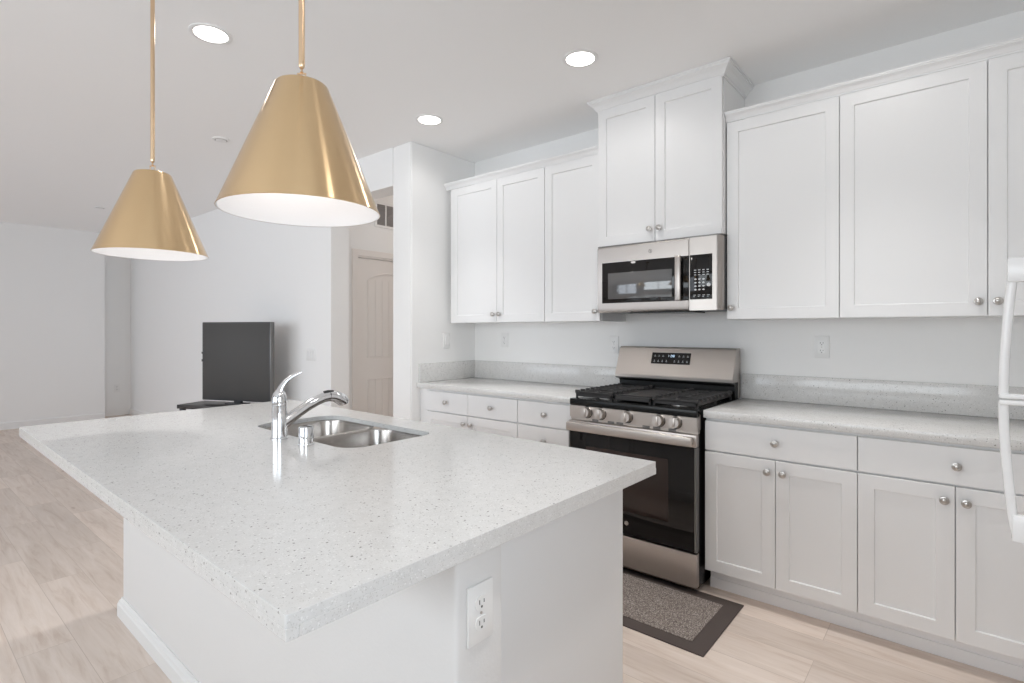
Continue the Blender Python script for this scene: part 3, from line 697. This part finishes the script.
# back console
m = MB(); m.prism([(0.600, 0.900), (0.600, 0.985), (0.585, 1.000), (0.585, 1.008), (0.66, 1.008), (0.66, 0.900)], 'x', 0.004, RW - 0.004); m.build('console_base', 'black', rg, smooth=False)
cs = [(0.548, 1.012), (0.546, 1.030), (0.612, 1.200), (0.622, 1.207), (0.690, 1.207), (0.690, 0.914), (0.662, 0.914), (0.662, 1.009)]
m = MB(); m.prism(cs, 'x', 0.0, RW, 0.002); co = m.build('console', 'steel', rg, smooth=False)
m = MB(); m.prism([(0.548, 1.008), (0.560, 1.001), (0.6, 1.001), (0.6, 1.011), (0.5475, 1.0115)], 'x', 0.002, RW - 0.002); m.build('console_lip', 'steel_dark', co, smooth=False)
sl = Vector((0, 0.066, 0.170)).normalized(); nrm = Vector((0, -sl.z, sl.y))
def con(x, s, o=0.0):
    p = Vector((0, 0.546, 1.030)) + sl * s + nrm * o; return Vector((x, p.y, p.z))
def con_patch(m, x0, x1, s0, s1, o0, o1):
    b2 = bmesh.new(); vs = [b2.verts.new(con(x, s, o)) for o in (o0, o1) for x, s in ((x0, s0), (x1, s0), (x1, s1), (x0, s1))]
    for f in ((3, 2, 1, 0), (4, 5, 6, 7), (0, 1, 5, 4), (1, 2, 6, 5), (2, 3, 7, 6), (3, 0, 4, 7)): b2.faces.new([vs[i] for i in f])
    bmesh.ops.recalc_face_normals(b2, faces=b2.faces[:]); m.merge(b2)
m = MB(); con_patch(m, 0.240, 0.492, 0.078, 0.152, 0.0002, 0.002); dp = m.build('control_display', 'glass_blk', co, smooth=False)
m = MB()
for k in range(9):
    if k in (3, 4, 5): pass
    x = 0.256 + k * 0.0265
    if k not in (4,): con_patch(m, x, x + 0.011, 0.091, 0.0935, 0.002, 0.0024); con_patch(m, x + 0.003, x + 0.007, 0.097, 0.103, 0.002, 0.0024)
    if k not in (3, 4, 5): con_patch(m, x, x + 0.012, 0.126, 0.1285, 0.002, 0.0024); con_patch(m, x + 0.003, x + 0.008, 0.132, 0.135, 0.002, 0.0024)
m.build('printed_marks', 'mark', dp, smooth=False)
m = MB()
for x, segs in ((0.352, '45'), (0.366, '012345'), (0.380, '0123456')):   # small clock digits
    a, b, c = 0.124, 0.131, 0.138; w_s = 0.009; q = 0.0014
    if '0' in segs: con_patch(m, x, x + w_s, c - q, c, 0.002, 0.0025)
    if '1' in segs: con_patch(m, x + w_s - q, x + w_s, b, c, 0.002, 0.0025)
    if '2' in segs: con_patch(m, x + w_s - q, x + w_s, a, b, 0.002, 0.0025)
    if '3' in segs: con_patch(m, x, x + w_s, a, a + q, 0.002, 0.0025)
    if '4' in segs: con_patch(m, x, x + q, a, b, 0.002, 0.0025)
    if '5' in segs: con_patch(m, x, x + q, b, c, 0.002, 0.0025)
    if '6' in segs: con_patch(m, x, x + w_s, b - q / 2, b + q / 2, 0.002, 0.0025)
m.build('clock_digits', 'glow', dp, smooth=False)

# ------------------------------------------------------------------ over-the-range microwave
MX0, MX1 = -1.735, -0.975; MW = MX1 - MX0; MY = 2.895
mw = thing('microwave', 'stainless steel over-the-range microwave with a black window', 'microwave', (MX0, MY, 1.42))
MH = 0.402
m = MB(); m.box(0.004, MW - 0.002, 0.040, YB - MY - 0.005, 0.006, MH, 0.002); m.build('body', 'plastic_dark', mw, smooth=False)
m = MB(); m.prism([(0.004, 0.010), (0.0, 0.030), (0.0, MH - 0.006), (0.004, MH), (0.0385, MH), (0.0385, 0.002), (0.012, 0.002)], 'x', 0.0, 0.580, 0.002); md = m.build('door', 'steel_mw', mw)
m = MB(); m.box(0.034, 0.580, -0.0010, 0.002, 0.058, 0.305, 0.0006); m.build('door_glass', 'glass_blk', md)
m = MB(); m.box(0.075, 0.483, -0.0018, -0.0008, 0.083, 0.240, 0.0004); m.build('viewing_window', 'mw_win', md)
m = MB(); m.box(0.513, 0.548, -0.040, -0.022, 0.056, 0.306, 0.006, 3)
m.box(0.520, 0.543, -0.024, 0.0, 0.060, 0.085, 0.003); m.box(0.520, 0.543, -0.024, 0.0, 0.277, 0.302, 0.003)
m.build('handle', 'steel_mw', md)
m = MB()
pts = [(0.5825, 0.0), (0.725, 0.0), (0.745, 0.006), (0.757, 0.018), (MW, 0.0385), (0.5825, 0.0385)]
m.prism(pts, 'z', 0.002, MH, 0.0008); pn = m.build('control_panel', 'steel_mw', mw)
m = MB(); m.box(0.586, 0.709, -0.0012, 0.002, 0.062, 0.306, 0.0006); kp = m.build('keypad', 'glass_blk', pn)
m = MB()
for r_ in range(3):
    for c_ in range(4): m.box(0.610 + c_ * 0.023, 0.622 + c_ * 0.023, -0.0017, -0.0011, 0.194 - r_ * 0.0001 + (1 - r_) * 0.0 + r_ * 0.013, 0.198 + r_ * 0.013)
for r_ in range(4):
    for c_ in range(3): m.prism(ellipse(0.618 + c_ * 0.022, 0.172 - r_ * 0.019, 0.0065, 0.0045, 12), 'y', -0.0017, -0.0011)
for c_ in range(4):
    m.box(0.606 + c_ * 0.025, 0.620 + c_ * 0.025, -0.0017, -0.0011, 0.084, 0.087); m.box(0.606 + c_ * 0.025, 0.614 + c_ * 0.025, -0.0017, -0.0011, 0.076, 0.079)
m.prism(ellipse(0.690, 0.140, 0.010, 0.010, 20), 'y', -0.0017, -0.0011)
m.build('key_marks', 'mark', kp, smooth=False)
m = MB(); m.lathe([(0.0095, 0), (0.0115, 0), (0.0115, 0.001), (0.0095, 0.001)], 24, Matrix.Translation((0.352, -0.0002, 0.352)) @ Matrix.Rotation(PI / 2, 4, 'X'), close=True)
m.tube([(0.347, -0.0006, 0.355), (0.351, -0.0006, 0.357), (0.352, -0.0006, 0.352), (0.349, -0.0006, 0.348), (0.354, -0.0006, 0.347), (0.357, -0.0006, 0.351), (0.354, -0.0006, 0.356)], 0.0007, 6)
m.build('round_emblem', 'steel_dark', md)
m = MB(); m.box(0.20, 0.56, 0.045, 0.30, -0.004, 0.005, 0.001); m.build('vent_grille', 'black', mw, smooth=False)
m = MB(); m.box(0.0, MW, 0.006, 0.039, MH + 0.001, MH + 0.0085, 0.001); m.build('top_vent', 'steel_dark', mw, smooth=False)

# ------------------------------------------------------------------ pendants
def pendant(label, x, y):
    zb, hgt, rb, rt = 1.610, 0.320, 0.1915, 0.060
    t = thing('pendant_lamp', label, 'pendant lamp', (x, y, zb), 0, 'brass pendants over the island')
    th = 0.0018
    m = MB(); m.lathe([(rb, 0), (rb + 0.0012, 0.001), (rb, 0.003), (rt + 0.004, hgt - 0.004), (rt, hgt), (rt - 0.004, hgt + 0.0015), (0, hgt + 0.0015)], 96); sh_ = m.build('lamp_shade', 'brass', t)
    m = MB(); m.lathe([(rb - 0.0002, 0.0003), (rb - th - 0.001, 0.001), (rt + 0.002, hgt - 0.006), (0, hgt - 0.004)], 96); m.build('shade_lining', 'shade_in', sh_)
    m = MB(); m.lathe([(0, hgt + 0.0015), (0.014, hgt + 0.0015), (0.014, hgt + 0.006), (0.006, hgt + 0.007), (0, hgt + 0.007)], 20); m.build('shade_cap', 'brass_rod', t)
    m = MB()
    for s in (-1, 1): m.tube([(s * 0.0095 * 0.766, s * 0.0095 * 0.642, hgt + 0.006), (s * 0.0095 * 0.766, s * 0.0095 * 0.642, hgt + 0.030)], 0.0017, 8)
    m.tube([(-0.0085, -0.007, hgt + 0.030), (0.0085, 0.007, hgt + 0.030)], 0.0022, 8); m.lathe([(0, hgt + 0.030), (0.0045, hgt + 0.033), (0.0025, hgt + 0.037), (0.0025, hgt + 0.041), (0.006, hgt + 0.045), (0.0075, hgt + 0.050), (0.0075, hgt + 0.058), (0, hgt + 0.060)], 16)
    m.build('swivel_link', 'brass_rod', t)
    m = MB(); m.tube([(0, 0, hgt + 0.058), (0, 0, H - zb - 0.02)], 0.0075, 16); m.build('rod', 'brass_rod', t)
    m = MB(); m.lathe([(0, H - zb - 0.0), (0.062, H - zb - 0.0), (0.062, H - zb - 0.018), (0.055, H - zb - 0.024), (0.010, H - zb - 0.026), (0, H - zb - 0.026)], 36); m.build('canopy', 'brass_rod', t)
    m = MB(); m.lathe([(0, 0.285), (0.018, 0.284), (0.018, 0.255), (0, 0.254)], 20); sk = m.build('lamp_socket', 'shade_in', t)
    m = MB(); m.lathe([(0, 0.256), (0.013, 0.254), (0.016, 0.240), (0.028, 0.215), (0.030, 0.198), (0.022, 0.178), (0, 0.170)], 24); m.build('light_bulb', 'bulb', sk)
    l = bpy.data.lights.new('bulb_light', 'POINT'); l.energy = 0.5; l.shadow_soft_size = 0.03; l.color = (1.0, 0.96, 0.92)
    lo = bpy.data.objects.new('bulb_light', l); lo.location = (0, 0, 0.155); lo.parent = t; C.objects.link(lo)
    return t
pendant('brushed brass cone pendant hanging nearer, over the near end of the island', -1.278, 0.698)
pendant('brushed brass cone pendant hanging farther left, over the far end of the island', -2.445, 0.712)

# ------------------------------------------------------------------ ceiling fittings
for x, y, lab in ((-2.782, 1.054, 'round recessed ceiling light between the two pendants'), (-1.542, 2.400, 'round recessed ceiling light in front of the tall cabinet'), (-2.776, 2.438, 'round recessed ceiling light above the left kitchen corner'),
                  (-0.30, 2.42, 'round recessed ceiling light added out of view above the right base cabinets'), (-0.30, 1.054, 'round recessed ceiling light added out of view beside the refrigerator')):  # unseen pair continuing the grid, added to brighten the aisle
    t = thing('recessed_light', lab, 'ceiling light', (x, y, H), 0, 'recessed ceiling lights')
    m = MB(); m.lathe([(0.072, 0.0), (0.094, 0.0), (0.094, -0.003), (0.086, -0.006), (0.074, -0.004)], 40, close=True); m.build('trim_ring', 'plate', t)
    m = MB(); m.lathe([(0, -0.0035), (0.0735, -0.0035), (0.0735, -0.0005), (0, -0.0005)], 40); m.build('lens', 'lens', t)
    l = bpy.data.lights.new('recessed_lamp', 'SPOT'); l.spot_size = math.radians(78); l.spot_blend = 1.0; l.shadow_soft_size = 0.07; l.energy = 52; l.color = (1.0, 0.975, 0.95)
    lo = bpy.data.objects.new('recessed_lamp', l); lo.location = (0, 0, -0.012); lo.parent = t; C.objects.link(lo)
    l = bpy.data.lights.new('recessed_spill', 'SPOT'); l.spot_size = math.radians(168); l.spot_blend = 0.5; l.shadow_soft_size = 0.07; l.energy = 6; l.color = (1.0, 0.975, 0.95)
    lo = bpy.data.objects.new('recessed_spill', l); lo.location = (0, 0, -0.014); lo.parent = t; C.objects.link(lo)
for x, y, r_, lab in ((-4.258, 1.684, 0.060, 'small white round smoke detector on the ceiling between the pendants'), (-7.70, 1.712, 0.055, 'small white round detector on the far living room ceiling')):
    t = thing('smoke_detector', lab, 'smoke detector', (x, y, H), 0, 'round ceiling detectors')
    m = MB(); m.lathe([(0, 0), (r_, 0), (r_, -0.004), (r_ * 0.93, -0.007), (r_ * 0.62, -0.008), (r_ * 0.58, -0.012), (r_ * 0.4, -0.014), (0, -0.0145)], 32); m.build('housing', 'plate', t)
    m = MB(); m.lathe([(r_ * 0.60, -0.0078), (r_ * 0.70, -0.0072), (r_ * 0.70, -0.0085), (r_ * 0.60, -0.0092)], 32, close=True); m.build('vent_ring', 'vent', t)

hl = thing('hall_fill_light', 'round ceiling light added out of view in the hall behind the wall opening', 'ceiling light', (-3.85, 4.0, H))  # unseen fitting and lamp added to brighten the hall
m = MB(); m.lathe([(0, 0), (0.15, 0), (0.15, -0.02), (0.12, -0.06), (0, -0.075)], 32); m.build('lamp_shade', 'shade_in', hl)
l = bpy.data.lights.new('hall_fill_lamp', 'POINT'); l.energy = 4.0; l.shadow_soft_size = 0.1; l.color = (1.0, 0.88, 0.80)
lo = bpy.data.objects.new('hall_fill_lamp', l); lo.location = (0, 0, -0.2); lo.parent = hl; C.objects.link(lo)
# hall return-air vent
rv = thing('air_vent', 'white framed return air vent with dark slats above the hall door', 'vent', (-4.43, 3.40, 2.46), PI / 2)
m = MB(); wv, hv = 0.22, 0.125
for a, b, c, d in ((-wv, wv, hv - 0.022, hv), (-wv, wv, -hv, -hv + 0.022), (-wv, -wv + 0.022, -hv + 0.022, hv - 0.022), (wv - 0.022, wv, -hv + 0.022, hv - 0.022), (-0.098 - 0.0, -0.085, -hv + 0.022, hv - 0.022), (0.045, 0.058, -hv + 0.022, hv - 0.022)): m.box(a, b, -0.012, 0, c, d)
m.build('vent_frame', 'plate', rv, smooth=False)
m = MB(); m.box(-wv + 0.02, wv - 0.02, -0.002, -0.0003, -hv + 0.02, hv - 0.02)
for k in range(11):
    z = -hv + 0.03 + k * 0.0195; m.prism([(-0.009, z), (-0.003, z + 0.010), (-0.002, z + 0.010), (-0.008, z)], 'x', -wv + 0.021, wv - 0.021)
m.build('slats', 'vent', rv, smooth=False)

# ------------------------------------------------------------------ floor mat
t = thing('floor_mat', 'dark bordered speckled grey-brown kitchen mat in front of the range', 'mat', (-1.345, 2.405, 0))
m = MB(); m.box(-0.550, 0.550, -0.262, 0.262, 0.0002, 0.006, 0.002); m.build('mat_border', 'mat_edge', t)
m = MB(); m.box(-0.475, 0.475, -0.192, 0.192, 0.0055, 0.0085, 0.001); m.build('mat_center', 'mat_in', t)

# ------------------------------------------------------------------ television and stand
tl, tr = Vector((-5.647, 2.076, 0)), Vector((-4.922, 2.395, 0))
ang = math.atan2(tr.y - tl.y, tr.x - tl.x); tw = (tr - tl).length; mid = (tl + tr) / 2
st_ = thing('tv_stand', 'low black stand under the television in the living room', 'stand', (mid.x, mid.y, 0), ang)
m = MB(); m.box(-0.52, 0.42, -0.19, 0.13, 0.575, 0.612, 0.003); m.build('stand_top', 'tv_stand', st_)
m = MB(); m.box(-0.46, 0.34, -0.16, 0.10, 0.16, 0.18, 0.002); m.build('stand_shelf', 'tv_stand', st_)
for x in (-0.50, 0.36):
    for y in (-0.18, 0.08):
        m = MB(); m.box(x, x + 0.04, y, y + 0.04, 0, 0.575, 0.002); m.build('leg', 'tv_stand', st_)
tv = thing('television', 'dark grey television turned at an angle beside the living room wall', 'television', (mid.x, mid.y, 0.612), ang)
m = MB(); m.box(-tw / 2, tw / 2, -0.02, 0.035, 0.030, 0.780, 0.006); m.box(-tw / 2 + 0.12, tw / 2 - 0.12, 0.03, 0.075, 0.12, 0.62, 0.02); m.build('housing', 'plastic_dark', tv)
m = MB(); m.box(-tw / 2 + 0.012, tw / 2 - 0.018, -0.0215, -0.019, 0.046, 0.768, 0.0005); m.build('screen', 'tv', tv)
m = MB(); m.box(tw / 2 - 0.004, tw / 2 + 0.003, -0.022, 0.03, 0.034, 0.776, 0.001); m.build('side_bezel', 'steel_dark', tv)
m = MB(); m.box(-0.10, 0.10, -0.05, 0.06, 0.0, 0.012, 0.003); m.box(-0.04, 0.04, 0.0, 0.03, 0.010, 0.06, 0.003); m.build('stand_neck', 'plastic_dark', tv)
m = MB(); m.box(-tw / 2 - 0.001, -tw / 2 + 0.018, -0.028, -0.0205, 0.475, 0.495, 0.003); m.box(-tw / 2 - 0.001, -tw / 2 + 0.018, -0.028, -0.0205, 0.400, 0.425, 0.003); m.build('side_buttons', 'slot', tv)

# ------------------------------------------------------------------ refrigerator (its door handles reach into the frame)
FX, FY0, FY1 = 0.145, 1.02, 1.80
fr = thing('refrigerator', 'white refrigerator at the right edge, two long bowed handles showing', 'refrigerator', (FX, FY0, 0))
FW = FY1 - FY0
m = MB(); m.box(0.075, XR - FX - 0.02, 0.0, FW, 0.02, 1.70, 0.006); m.build('cabinet_body', 'fridge', fr)
m = MB(); m.box(0.08, XR - FX - 0.03, 0.01, FW - 0.01, 0.0, 0.02); m.build('toe_grille', 'plastic_dark', fr)
def fridge_door(z0, z1, path, feet, nm):
    m = MB(); m.box(0.0, 0.07, 0.0, FW, z0, z1, 0.012, 3); d = m.build(nm, 'fridge', fr)
    yh = 1.76 - FY0
    m = MB(); m.tube([(x + 0.004 - FX, yh, z) for x, z in path], 0.0085, 14, 1.15, 0.95)
    for xa, za, zb in feet: m.box(xa - FX, 0.002, yh - 0.012, yh + 0.012, za, zb, 0.004)
    m.build('handle', 'fridge', d)
fridge_door(1.16, 1.69, [(0.094, 1.478), (0.0885, 1.44), (0.084, 1.39), (0.079, 1.32), (0.0745, 1.24), (0.0725, 1.158)], [(0.083, 1.428, 1.486), (0.068, 1.148, 1.160)], 'freezer_door')
fridge_door(0.08, 1.152, [(0.0725, 1.140), (0.0735, 1.08), (0.077, 1.01), (0.083, 0.93), (0.0885, 0.87), (0.0955, 0.825)], [(0.068, 1.133, 1.145), (0.091, 0.808, 0.872)], 'refrigerator_door')

# the island stands about half a degree out of square with the cabinets
for o in [x for x in bpy.data.objects if x.parent is None and x.name in ('island_countertop', 'kitchen_island', 'sink', 'faucet', 'air_gap_cap', 'outlet')]:
    a = -math.radians(0.5); c = Vector((-1.845, 0.96, 0)); p = Vector((o.location.x, o.location.y, 0)) - c
    q = Matrix.Rotation(a, 3, 'Z') @ p + c
    o.location.x, o.location.y = q.x, q.y + (0.006 if o.name in ('kitchen_island', 'outlet') else 0)
    o.rotation_euler.z += a
